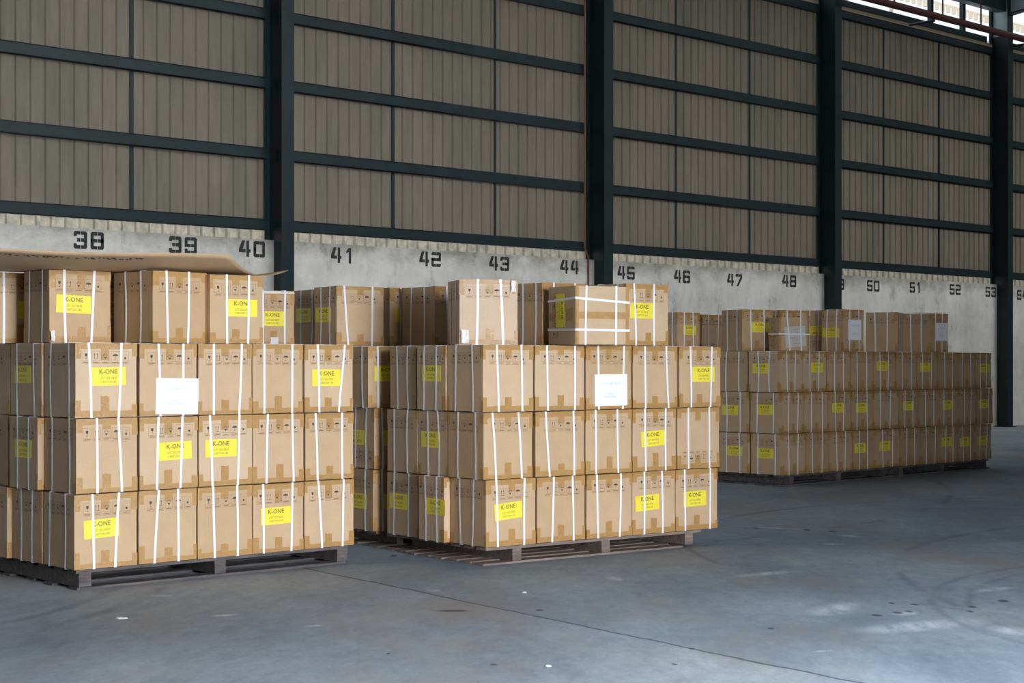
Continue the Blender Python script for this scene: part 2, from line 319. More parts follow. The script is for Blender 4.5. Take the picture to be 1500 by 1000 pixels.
# stencil digits, strokes broken by a narrow stencil gap
def digit(mb, ch, s0, zc, w=0.20, h=0.235, t=0.048):
    L, Rr, B, T = s0, s0 + w, zc - h / 2, zc + h / 2; g = 0.003; c = 0.020; mid = (L + Rr) / 2
    q = 0.003
    def poly(pts): mb.face([wp(x, q, z) for x, z in pts], 'number')
    def hbar(z0, z1, cl=0, cr=0, l=L, r=Rr, gap=True):
        # corner chamfers: cl/cr  1 top, -1 bottom
        left = [(l + (c if cl == -1 else 0), z0), (mid - g, z0), (mid - g, z1), (l + (c if cl == 1 else 0), z1)]
        if cl == 1: left.append((l, z1 - c))
        if cl == -1: left.append((l, z0 + c))
        right = [(mid + g, z0), (r - (c if cr == -1 else 0), z0)]
        if cr == -1: right.append((r, z0 + c))
        if cr == 1: right += [(r, z1 - c), (r - c, z1)]
        else: right.append((r, z1))
        right.append((mid + g, z1))
        if gap: poly(left); poly(right)
        else: poly([(l, z0), (r, z0), (r, z1), (l, z1)])
    def vbar(x0, x1, z0, z1): poly([(x0, z0), (x1, z0), (x1, z1), (x0, z1)])
    zm = zc
    seg = {'0': 'tbLR', '2': 'tmbaD', '3': 'tmbRx', '5': 'tmbAd', '6': 'tmbLd', '8': 'tmbLR', '9': 'tmbAR'}
    if ch in seg:
        has = {'0': (1, 0, 1, 1, 1, 1, 1), '2': (1, 1, 1, 0, 1, 1, 0), '3': (1, 1, 1, 2, 1, 2, 1), '5': (1, 1, 1, 1, 0, 2, 1),
               '6': (1, 1, 1, 1, 2, 1, 1), '8': (1, 1, 1, 1, 1, 1, 1), '9': (1, 1, 1, 1, 1, 2, 1)}[ch]
        top, mi_, bot, ul, ur, ll, lr = has
        if top: hbar(T - t, T, 1, 1)
        if bot: hbar(B, B + t, -1, -1)
        if mi_: hbar(zm - t / 2, zm + t / 2, l=L + (0.05 if ch == '3' else 0) + (t if ul == 1 and ch != '2' else 0), r=Rr)
        for on, x0, z0, z1, stub in ((ul, L, zm - t / 2, T - t, 'u'), (ll, L, B + t, zm + t / 2, 'l'), (ur, Rr - t, zm, T - t, 'u'), (lr, Rr - t, B + t, zm, 'l')):
            if on == 1: vbar(x0, x0 + t, z0, z1)
            elif on == 2:
                if stub == 'u': vbar(x0, x0 + t, T - t - 0.022, T - t)
                else: vbar(x0, x0 + t, B + t, B + t + 0.022)
    elif ch == '4':
        v0 = Rr - t - 0.025
        vbar(v0, v0 + t, B, T)
        poly([(L, zm - 0.055), (L, zm - 0.055 + t), (v0 - 0.075, T), (v0 - 0.02, T), (L + 0.065, zm - 0.055 + t), (L + 0.065, zm - 0.055)])
        poly([(L + 0.065, zm - 0.055), (v0 - 0.012, zm - 0.055), (v0 - 0.012, zm - 0.055 + t), (L + 0.065, zm - 0.055 + t)])
        vbar(v0 + t, Rr, zm - 0.055, zm - 0.055 + t)
    elif ch == '1':
        x0 = mid - t / 2 + 0.01
        vbar(x0, x0 + t, B, T); poly([(x0, T), (x0 - 0.045, T - 0.045), (x0 - 0.045, T - 0.085), (x0, T - 0.06)])
    elif ch == '7':
        hbar(T - t, T, 1, 0)
        poly([(Rr - t, T - t), (Rr, T - t), (Rr, T - t - 0.03), (L + 0.085, B), (L + 0.03, B)])
nums = {38: 130, 39: 268, 40: 369, 41: 502, 42: 630, 43: 731, 44: 834, 45: 917, 46: 999, 47: 1076, 48: 1156, 49: 1227, 50: 1279, 51: 1341, 52: 1399, 53: 1451, 54: 1497}
numy = {38: 352, 39: 359, 40: 364.5, 41: 374, 42: 379.5, 43: 386, 44: 391, 45: 399.5, 46: 405, 47: 410, 48: 411.5, 49: 416, 50: 418.5, 51: 421, 52: 424, 53: 427.5, 54: 432}
for k, px in nums.items():
    s = s_at(px); P = wp(s, 0); zc = CAM_H + (HZ - numy[k]) * P.y / F_PX
    mb = MB(); st = str(k); digit(mb, st[0], s - 0.225, zc); digit(mb, st[1], s + 0.025, zc)
    o = mb.build('painted_number', wall); o['label'] = 'black stencilled number %d' % k

# steel columns (H sections) standing in front of the cladding
COLS = []
QF = 0.34
for px in (431, 898, 1233, 1484):
    COLS.append(s_at(px, QF) - 0.11)
names_col = ['numbers 40 and 41', 'numbers 44 and 45', 'numbers 48 and 49', 'numbers 53 and 54']
for i, sc in enumerate(COLS):
    mb = MB(); top = 10.6
    mb.wbox(sc - 0.11, sc + 0.11, QF - 0.02, QF, 0, top); mb.wbox(sc - 0.11, sc + 0.11, -0.12, -0.10, 0, top)
    mb.wbox(sc - 0.008, sc + 0.008, -0.10, QF - 0.02, 0, top)
    o = mb.build('steel_column', mt='steel')
    tag(o, 'tall dark teal steel column between ' + names_col[i], 'column', 'steel columns along the wall')
    if i == 3:
        COL4 = o
        bp = MB(); bp.wbox(sc - 0.16, sc + 0.16, 0.003, QF + 0.06, 0.0, 0.02); bp.build('base_plate', o, 'steel')
BAY = [(-31.0, COLS[0]), (COLS[0], COLS[1]), (COLS[1], COLS[2]), (COLS[2], COLS[3]), (COLS[3], 14.0)]
bayname = ['numbers 38 to 40', 'numbers 41 to 44', 'numbers 45 to 48', 'numbers 49 to 53', 'number 54']
GZ = [3.41, 4.45, 5.48, 6.49, 7.52, 8.55]
ordn = ['lowest', 'second', 'third', 'fourth', 'fifth', 'topmost']
mull = [[193], [576, 725], [990, 1098], [1294, 1376], []]
mwords = [['above number 38 and 39'], ['above number 42', 'above number 43'], ['above number 46', 'above number 47'], ['above number 50', 'above number 52'], []]
for b, (sa, sb) in enumerate(BAY):
    a, e = sa + 0.115, sb - 0.115
    # cladding: trapezoidal ribs in one sheet
    mb = MB(); pitch = 0.21; x = a - .10; e2 = e + .10; prof = []
    k = 0
    while x < e2:
        prof += [(x, -0.125), (x + 0.145, -0.125), (x + 0.160, -0.150), (x + 0.195, -0.150)]
        x += pitch
    prof = [q for q in prof if q[0] <= e2] + [(e2, -0.125)]
    for z0, z1 in ((3.41, 8.72),):
        for (x0, q0), (x1, q1) in zip(prof, prof[1:]):
            mb.face([wp(x0, q0, z0), wp(x1, q1, z0), wp(x1, q1, z1), wp(x0, q0, z1)], 'sheet')
    o = mb.build('corrugated_cladding'); sol = o.modifiers.new('solid', 'SOLIDIFY'); sol.thickness = 0.004; sol.offset = 0
    tag(o, 'grey brown corrugated sheet cladding above ' + bayname[b], 'cladding', 'corrugated cladding bays')
    mb = MB()  # separate strip whose colour stands in for the lit cladding foot
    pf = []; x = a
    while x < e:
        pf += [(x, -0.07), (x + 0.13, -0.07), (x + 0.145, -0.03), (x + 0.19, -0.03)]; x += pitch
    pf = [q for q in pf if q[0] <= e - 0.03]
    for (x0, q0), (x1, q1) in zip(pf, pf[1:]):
        mb.face([wp(x0, q0, WALL_TOP + .002), wp(x1, q1, WALL_TOP + .002), wp(x1, q1, 3.406), wp(x0, q0, 3.406)], 'lit_sheet')
    ap = mb.build('lit_sheet_strip'); sol = ap.modifiers.new('solid', 'SOLIDIFY'); sol.thickness = 0.004
    tag(ap, 'strip of sheet with painted-in light under lowest girt over ' + bayname[b], 'sheet strip', 'sheet strips with light in their colour')
    for g, z in enumerate(GZ):
        mb = MB()
        mb.wbox(a, e, -0.118, -0.108, z, z + 0.165)                       # channel web
        mb.wbox(a, e, -0.108, -0.045, z, z + 0.012); mb.wbox(a, e, -0.108, -0.045, z + 0.153, z + 0.165)
        mb.wbox(a, e, -0.055, -0.045, z, z + 0.165)
        tag(mb.build('steel_girt', mt='steel'), '%s dark horizontal steel girt over %s' % (ordn[g], bayname[b]), 'girt', 'horizontal wall girts')
    for j, px in enumerate(mull[b]):
        s = s_at(px, -0.12); mb = MB(); mb.wbox(s - 0.03, s + 0.03, -0.1222, -0.1185, 3.415, 8.715)
        tag(mb.build('sag_rod', mt='steel'), 'thin dark upright bar on the cladding ' + mwords[b][j], 'upright bar', 'thin uprights between girts')
    mb = MB(); mb.wbox(a, e, -0.16, -0.06, 8.725, 8.80)
    cp = mb.build('wall_capping', mt='cap'); tag(cp, 'cream capping strip on top of the cladding over ' + bayname[b], 'capping', 'wall capping strips')
    mb = MB(); mb.wbox(a, e, -0.24, -0.19, 8.80, 8.99); s = a + 0.4
    while s < e: mb.wbox(s, s + 0.04, -0.24, -0.19, 8.60, 8.80); s += 1.2
    tag(mb.build('gutter_rail', mt='steel'), 'dark rail behind the wall top over ' + bayname[b], 'rail', 'rails behind the wall top')
# orange conduit beside the second column
s1 = s_at(856, 0.02); s2 = s_at(861.5, 0.02)
mb = MB(); mb.tube([wp(s1, 0.03, 10.0), wp(s1, 0.03, 3.46), wp(s2, 0.03, 3.30), wp(s2, 0.03, 0.0)], 0.014)
tag(mb.build('conduit_pipe', mt='rust_thin'), 'thin rusty orange conduit running down beside number 44', 'pipe')
# pier of bare concrete left of the second column
# roof, opposite wall, end walls
mb = MB(); mb.wbox(-38, 16, -0.1, ROOM_Q + 0.3, 10.65, 10.8); tag(mb.build('ceiling', mt='plain_wall'), kind='structure')
mb = MB()
d0, d1 = door_s - 2.3, door_s + 2.3
mb.wbox(-38, d0, ROOM_Q, ROOM_Q + 0.3, 0, 10.65); mb.wbox(d1, 16, ROOM_Q, ROOM_Q + 0.3, 0, 10.65); mb.wbox(d0, d1, ROOM_Q, ROOM_Q + 0.3, 4.8, 10.65)
tag(mb.build('wall_back', mt='plain_wall'), kind='structure')
mb = MB(); mb.wbox(-38.3, -38, -0.3, ROOM_Q + 0.3, 0, 10.65); tag(mb.build('wall_near_end', mt='plain_wall'), kind='structure')
mb = MB(); mb.wbox(16, 16.3, -0.3, ROOM_Q + 0.3, 0, 10.65); tag(mb.build('wall_far_end', mt='plain_wall'), kind='structure')

# things seen through the gap over the wall, top right
sc = COLS[3]
mb = MB(); x = -14.0; prof = []
while x < 22: prof += [(x, -5.0), (x + 0.40, -5.0), (x + 0.43, -5.16), (x + 0.50, -5.16)]; x += 0.53
for (x0, q0), (x1, q1) in zip(prof, prof[1:]):
    mb.face([wp(x0, q0, 7.8), wp(x1, q1, 7.8), wp(x1, q1, 10.68), wp(x0, q0, 10.68)], 'blue_sheet')
o = mb.build('outer_cladding'); sol = o.modifiers.new('solid', 'SOLIDIFY'); sol.thickness = 0.01
tag(o, 'pale blue corrugated cladding of the next bay seen over the wall top', 'cladding')
for k, (sa, sb) in enumerate(((sc - 9.2, sc - 7.9), (sc - 6.6, sc - 7.6), (sc - 3.6, sc - 4.6), (sc - 1.9, sc - 0.8))):
    mb = MB(); mb.tube([wp(sa + 3.2, -4.0, 9.6), wp(sb + 3.2, -4.0, 11.9)], 0.06, 6)
    tag(mb.build('diagonal_brace', mt='beige_steel'), 'cream diagonal brace seen over the wall top left of the last column', 'brace', 'cream braces beyond the wall')
for k, (px, pw, wd) in enumerate(((1363, 0.10, 'left one of three'), (1410, 0.11, 'middle one of three'), (1453, 0.10, 'right one of three, beside the column'))):
    s = s_at(px, -0.35); mb = MB(); mb.wbox(s - pw / 2, s + pw / 2, -0.40, -0.30, 8.3, 10.6)
    tag(mb.build('eave_post', mt='steel'), 'dark short post above the wall, ' + wd, 'post', 'posts over the wall top')
sb_ = s_at(1474, 0.30); zb = CAM_H + (HZ - 17) * wp(sb_, 0.30).y / F_PX
mb = MB(); mb.wbox(sb_ - 9.5, sb_, 0.08, 0.30, zb, zb + 0.5); tag(mb.build('eave_beam', mt='steel'), 'big dark eave beam at the top, ending at the last column', 'beam')
# louvre slats beyond
lv = MB()
x = sc + 3.0
lv.wbox(x, sc + 20, -6.25, -6.2, 11.82, 11.88)
while x < sc + 20: lv.wbox(x, x + 0.09, -6.2, -6.1, 11.62, 11.84); x += 0.30
tag(lv.build('louvre_panel', mt='beige_steel'), 'far row of small vertical louvre slats under the outer roof', 'louvre')
# roof truss members of pale steel
mb = MB(); mb.tube([wp(sc - 5.0, -1.2, 9.05), wp(sc - 0.4, -2.8, 11.0)], 0.16, 4)
tag(mb.build('roof_strut', mt='steel_light'), 'pale green slanting strut seen through the gap over the wall', 'strut')
# rafter haunch and brace on the last column
raf = empty('roof_rafter', wp(sc, QF, 9.25)); tag(raf, 'pale green steel rafter springing from the last column at top right', 'rafter')
mb = MB()
def rloc(s, q, z): return wp(s, q, z) - wp(sc, QF, 9.25)
for q0, z0, q1, z1, hw, th in ((QF + 0.01, 9.55, 6.5, 10.25, 0.012, 0.55),):
    mb.hexa([rloc(sc - hw, q0, z0 - .1), rloc(sc + hw, q0, z0 - .1), rloc(sc + hw, q1, z1), rloc(sc - hw, q1, z1), rloc(sc - hw, q0, z0 + th), rloc(sc + hw, q0, z0 + th), rloc(sc + hw, q1, z1 + .35), rloc(sc - hw, q1, z1 + .35)])
mb.build('web', raf, 'steel_light')
mb = MB(); mb.hexa([rloc(sc - .1, QF + .01, 9.42), rloc(sc + .1, QF + .01, 9.42), rloc(sc + .1, 6.5, 10.22), rloc(sc - .1, 6.5, 10.22), rloc(sc - .1, QF + .01, 9.45), rloc(sc + .1, QF + .01, 9.45), rloc(sc + .1, 6.5, 10.25), rloc(sc - .1, 6.5, 10.25)])
mb.build('bottom_flange', raf, 'steel')
gp = MB(); gp.wbox(sc - 0.020, sc - 0.010, -0.09, QF - 0.03, 8.97, 10.5); hp = gp.build('lit_head_patch', COL4, 'steel_light'); hp['label'] = 'column head with sunlight put into a pale colour'  # added pale plate, sunlight on the column web put into its colour
# long pipe on brackets
pp = empty('sprinkler_pipe', wp(sc, 0.62, 8.8)); tag(pp, 'long dark red pipe running in front of the wall top at upper right', 'pipe')
def ploc(s, q, z): return wp(s, q, z) - wp(sc, 0.62, 8.8)
zp = CAM_H + (HZ - 22) * wp(s_at(1365, 0.62), 0.62).y / F_PX
mb = MB(); mb.tube([ploc(-12.0, 0.62, zp), ploc(14.0, 0.62, zp)], 0.075, 12); mb.build('pipe', pp, 'rust')
for px in (1362, 1496):
    s = s_at(px, 0.5); mb = MB(); mb.tube([ploc(s, 0.0, zp - 0.10), ploc(s, 0.62, zp - 0.10)], 0.03, 6); mb.build('bracket', pp, 'steel')
for px in (1310, 1381, 1437):
    s = s_at(px, 0.62); mb = MB(); mb.tube([ploc(s, 0.62, zp + 0.05), ploc(s, 0.62, 10.65)], 0.018, 6); mb.build('hanger_rod', pp, 'rust')

# ------------------------------------------------------------------ cardboard boxes
def icons_mesh():
    mb = MB(); W, H = 0.34, 0.084; n = 5; cw = [0.058, 0.058, 0.055, 0.066, 0.052]; gap = (W - sum(cw)) / 4
    x = -W / 2; lw = 0.0016
    def rect(a, b, c, d, mt): mb.face([(a, 0, c), (b, 0, c), (b, 0, d), (a, 0, d)], mt)
    def frame(a, b, c, d):
        rect(a, b, c, c + lw, 'ink_line'); rect(a, b, d - lw, d, 'ink_line'); rect(a, a + lw, c, d, 'ink_line'); rect(b - lw, b, c, d, 'ink_line')
    for i in range(n):
        a, b = x, x + cw[i]; cx = (a + b) / 2; z0, z1 = -H / 2, H / 2
        frame(a, b, z0, z1); rect(a, b, z0 + 0.018, z0 + 0.0195, 'ink_line'); rect(a + 0.008, b - 0.008, z0 + 0.006, z0 + 0.012, 'ink_line')
        zc = z0 + 0.05
        if i == 0:
            mb.face([(cx - .009, 0, zc + .018), (cx - .009, 0, zc + .006), (cx - .003, 0, zc - .003), (cx + .003, 0, zc - .003), (cx + .009, 0, zc + .006), (cx + .009, 0, zc + .018)], 'ink')
            rect(cx - .001, cx + .001, zc - .018, zc - .003, 'ink'); rect(cx - .007, cx + .007, zc - .021, zc - .018, 'ink')
        elif i == 1:
            for sx in (-.010, .010):
                rect(cx + sx - .0016, cx + sx + .0016, zc - .014, zc + .012, 'ink'); mb.face([(cx + sx - .005, 0, zc + .010), (cx + sx + .005, 0, zc + .010), (cx + sx, 0, zc + .022)], 'ink')
            rect(cx - .017, cx + .017, zc - .020, zc - .017, 'ink')
        elif i == 2:
            mb.face([(cx, 0, zc - .018), (cx + .010, 0, zc - .006), (cx + .006, 0, zc - .001), (cx, 0, zc - .005), (cx - .006, 0, zc - .001), (cx - .010, 0, zc - .006)], 'ink')
            for t in range(7):
                an = math.pi * t / 6; ca, sa = math.cos(an), math.sin(an)
                p0 = Vector((cx + ca * .009, 0, zc + .004 + sa * .006)); p1 = Vector((cx + ca * .019, 0, zc + .004 + sa * .016)); nn = Vector((-sa, 0, ca)) * .0012
                mb.face([p0 - nn, p1 - nn, p1 + nn, p0 + nn], 'ink')
        elif i == 3:
            mb.face([(cx + .021 * math.cos(math.pi * t / 10), 0, zc + .002 + .014 * math.sin(math.pi * t / 10)) for t in range(11)], 'ink')
            rect(cx - .001, cx + .001, zc - .018, zc + .002, 'ink'); rect(cx - .006, cx + .001, zc - .020, zc - .018, 'ink')
        else:
            rect(cx - .007, cx + .007, zc - .018, zc - .004, 'ink')
            for t in (0, 1, 2): rect(cx - .010, cx - .003, zc + .002 + t * .007, zc + .0035 + t * .007, 'ink_line'); rect(cx + .003, cx + .010, zc + .002 + t * .007, zc + .0035 + t * .007, 'ink_line')
        x += cw[i] + gap
    return mb.mesh('shipping_symbols')
ICONS = icons_mesh()
def sticker_mesh(w, h):
    mb = MB(); c = 0.004; t = 0.0006
    mb.box(-w / 2, w / 2, -t, t, -h / 2, h / 2, 'yellow'); return mb.mesh('sticker')
STICK = sticker_mesh(0.255, 0.122)
STEXT = []
for lot, ct in (('LOT 20210929', 'CARTON 510'), ('LOT 20210929', 'CARTON 340'), ('LOT 20210929', 'CARTON 118'), ('LOT 20210829', 'CARTON 282')):
    mb = MB(); add_text(mb, 'K-ONE', 0.044, 0, 0.030, 'ink_olive', 1.0); add_text(mb, lot, 0.022, 0, -0.012, 'ink_faint', 0.9); add_text(mb, ct, 0.022, 0, -0.038, 'ink_faint', 0.9)
    STEXT.append(mb.mesh('sticker_text'))
def paper_mesh(w, h, mt, curl=0.0):
    mb = MB(); mb.box(-w / 2, w / 2, -0.0006, 0.0006, -h / 2, h / 2, mt); return mb.mesh('paper_sheet')
mb = MB(); add_text(mb, 'K - ONE MELODICA', 0.022, 0, 0.05, 'paper_ink'); add_text(mb, 'FREIGHT', 0.02, 0, -0.03, 'paper_ink'); add_text(mb, 'MANAGEMENT', 0.02, 0, -0.054, 'paper_ink')
PTEXT = mb.mesh('notice_text')
mb = MB()
rg = random.Random(3)
for zz, xa, xb in ((.085, -.03, .05), (.045, -.09, -.03), (.048, -.01, .06), (-.015, -.07, .01), (-.035, 0, .06), (-.085, -.04, .07)):
    x = xa
    while x < xb:
        dx = rg.uniform(.006, .014); z = zz + rg.uniform(-.005, .005); z2 = zz + rg.uniform(-.006, .006)
        mb.face([(x, 0, z), (x + dx, 0, z2), (x + dx, 0, z2 + .003), (x, 0, z + .003)], 'pen'); x += dx * 0.9
HTEXT = mb.mesh('handwriting')

def ring(mb, nodes):
    """closed ribbon: nodes = (centre, outward, side half vector)"""
    idx = []
    for c, o, sd in nodes:
        i = len(mb.v); c = Vector(c); o = Vector(o); sd = Vector(sd)
        mb.v += [tuple(c + o * 0.0022 - sd), tuple(c + o * 0.0022 + sd), tuple(c + o * 0.0036 + sd), tuple(c + o * 0.0036 - sd)]; idx.append(i)
    n = len(idx)
    for k in range(n):
        a, b = idx[k], idx[(k + 1) % n]
        for j in range(4): mb.f.append((a + j, a + (j + 1) % 4, b + (j + 1) % 4, b + j)); mb.mi.append(mb._m('strap'))
SW = 0.0088
def strap_fb(w, d, h, ft, fb, bow, dd=0.0):      # loop over front, bottom, back, top; ft, fb = position at top, bottom of the front, from its left
    mb = MB(); xt, xb = ft - w / 2, fb - w / 2; sd = (SW, 0, 0); nd_ = []
    e = dd
    for t in (0.0, 0.25, 0.5, 0.75, 1.0):
        x = xt + (xb - xt) * t + bow * math.sin(math.pi * t)
        o = (0, -1, 1) if t == 0 else (0, -1, -1) if t == 1 else (0, -1, 0)
        nd_.append(((x, -d / 2 - e, h * (1 - t)), o, sd))
    nd_.append(((xb, d / 2, 0), (0, 1, -1), sd)); nd_.append(((xt, d / 2, h), (0, 1, 1), sd))
    ring(mb, nd_); return mb
def strap_lr(w, d, h, yt, yb, bow):
    mb = MB(); sd = (0, SW, 0); nd_ = []
    for t in (0.0, 0.25, 0.5, 0.75, 1.0):
        y = yt + (yb - yt) * t + bow * math.sin(math.pi * t)
        o = (-1, 0, 1.35) if t == 0 else (-1, 0, -1.35) if t == 1 else (-1, 0, 0)
        nd_.append(((-w / 2, y, h * (1 - t)), o, sd))
    nd_.append(((w / 2, yb, 0), (1, 0, -1.35), sd)); nd_.append(((w / 2, yt, h), (1, 0, 1.35), sd))
    ring(mb, nd_); return mb
def strap_h(w, d, zl, zr, zb):                    # horizontal loop around the four sides
    mb = MB(); sd = (0, 0, SW)
    ring(mb, [((-w / 2, -d / 2, zl), (-1.4, -1.4, 0), sd), ((w / 2, -d / 2, zr), (1.4, -1.4, 0), sd), ((w / 2, d / 2, zr), (1, 1, 0), sd), ((-w / 2, d / 2, zb), (-1.4, 1, 0), sd)])
    return mb
def fpos(side, w, d, a, b, off):
    if side == 'f': return Vector((a - w / 2, -d / 2 - off, b))
    if side == 'l': return Vector((-w / 2 - off, d / 2 - a, b))
    if side == 'r': return Vector((w / 2 + off, -d / 2 + a, b))
    return Vector((w / 2 - a, d / 2 + off, b))
FR = {'f': 0.0, 'l': -math.pi / 2, 'r': math.pi / 2, 'b': math.pi}
def put(me, name, root, side, w, d, a, b, off, roll=0.0):
    o = link(name, me, root); o.location = fpos(side, w, d, a, b, off)
    o.rotation_euler = (Matrix.Rotation(FR[side], 4, 'Z') @ Matrix.Rotation(-roll, 4, 'Y')).to_euler()
    return o
def tape_mbs(w, d, h, rnd, lying=False):
    """the runs of tape on a carton: one along the top edges, one along the bottom edges (or the seam tape of a carton lying on its side)"""
    out = [MB()]
    def patch(side, a0, a1, b0, b1, jag='', off=0.0008):
        mb = out[-1]; n = 5; lo = []; hi = []
        for i in range(n + 1):
            a = a0 + (a1 - a0) * i / n
            lo.append((a, b0 + (rnd.uniform(-.004, .004) if 'l' in jag else 0))); hi.append((a, b1 + (rnd.uniform(-.004, .004) if 'h' in jag else 0)))
        base = len(mb.v); mb.v += [tuple(fpos(side, w, d, a, b, off)) for a, b in lo] + [tuple(fpos(side, w, d, a, b, off)) for a, b in hi]
        for i in range(n): mb.f.append((base + i, base + i + 1, base + n + 2 + i, base + n + 1 + i)); mb.mi.append(mb._m('tape'))
    if lying:
        patch('f', 0, w, h * .44, h * .56); patch('f', 0, .03, 0, h, '', .001); patch('f', w - .03, w, 0, h, '', .001)
        out.append(MB()); patch('l', d - .13, d - .04, h * .40, h * .62, 'lh'); out.append(MB()); patch('l', .0, .07, h * .40, h * .55)
        return out
    top = rnd.uniform(.028, .042); bot = rnd.uniform(.028, .042)
    c = w / 2 + rnd.uniform(-.012, .012); t1 = rnd.uniform(.07, .13); t2 = rnd.uniform(.09, .14)
    for z in (1, 0):
        if z == 0: out.append(MB())
        if z: patch('f', -.0015, w + .0015, h - top, h, 'l'); patch('f', c - .031, c + .031, h - t1, h - top + .006, '', .0012)
        else: patch('f', -.0015, w + .0015, 0, bot, 'h'); patch('f', c - .031, c + .031, bot - .006, t2, 'h', .0012)
        for side, L in (('f', w), ('l', d), ('r', d)):
            for e in (0, 1):
                if (side, e) in (('l', 0), ('r', 1)): continue
                ww = rnd.uniform(.024, .05) if side == 'f' else rnd.uniform(.02, .045); hh = rnd.uniform(.065, .12)
                a0, a1 = (-.0022, ww) if e == 0 else (L - ww, L + .0022)
                if z: patch(side, a0, a1, h - hh, h - (top - .006 if side == 'f' else 0), '', .0012)
                else: patch(side, a0, a1, bot - .006 if side == 'f' else 0, hh, '', .0012)
    return out
def crumple(root, side, w, d, a, b, cw, ch, seed=0):
    mb = MB(); r = random.Random(seed); n = 5
    g = [[(a + cw * i / n + r.uniform(-.003, .003), b + ch * j / n + r.uniform(-.003, .003), .0016 + r.uniform(0, .004)) for j in range(n + 1)] for i in range(n + 1)]
    for i in range(n):
        for j in range(n): mb.face([fpos(side, w, d, *g[i + p][j + q]) for p, q in ((0, 0), (1, 0), (1, 1), (0, 1))], 'glint_tape')
    o = mb.build('glint_tape', root); o['label'] = 'crumpled clear tape, white glints put into its colour'
def carton_mb(w, d, h, rnd):
    """carton body with slightly soft, uneven edges"""
    mb = MB(); j = 0.0028
    nx, ny, nz = 3, 3, 3
    def P(i, k, l):
        x, y, z = -w / 2 + w * i / nx, -d / 2 + d * k / ny, h * l / nz
        return (x, y, z)
    vid = {}
    def V(i, k, l):
        if (i, k, l) not in vid:
            x, y, z = P(i, k, l); r = random.Random(hash((i, k, l, round(w * 1e4), jit)))
            if l in (0, nz) and i not in (0, nx) and k not in (0, ny): pass
            if i in (0, nx) and k in (0, ny): x *= 1 - r.uniform(0, j) * 2; y *= 1 - r.uniform(0, j) * 2     # worn corner posts
            vid[(i, k, l)] = len(mb.v); mb.v.append((x, y, z))
        return vid[(i, k, l)]
    jit = rnd.random()
    def Q(a, b, c, d_): mb.f.append((a, b, c, d_)); mb.mi.append(mb._m('card'))
    for i in range(nx):
        for k in range(ny):
            Q(V(i, k, nz), V(i + 1, k, nz), V(i + 1, k + 1, nz), V(i, k + 1, nz)); Q(V(i, k + 1, 0), V(i + 1, k + 1, 0), V(i + 1, k, 0), V(i, k, 0))
    for i in range(nx):
        for l in range(nz):
            Q(V(i, 0, l), V(i + 1, 0, l), V(i + 1, 0, l + 1), V(i, 0, l + 1)); Q(V(i + 1, ny, l), V(i, ny, l), V(i, ny, l + 1), V(i + 1, ny, l + 1))
    for k in range(ny):
        for l in range(nz):
            Q(V(0, k + 1, l), V(0, k, l), V(0, k, l + 1), V(0, k + 1, l + 1)); Q(V(nx, k, l), V(nx, k + 1, l), V(nx, k + 1, l + 1), V(nx, k, l + 1))
    return mb

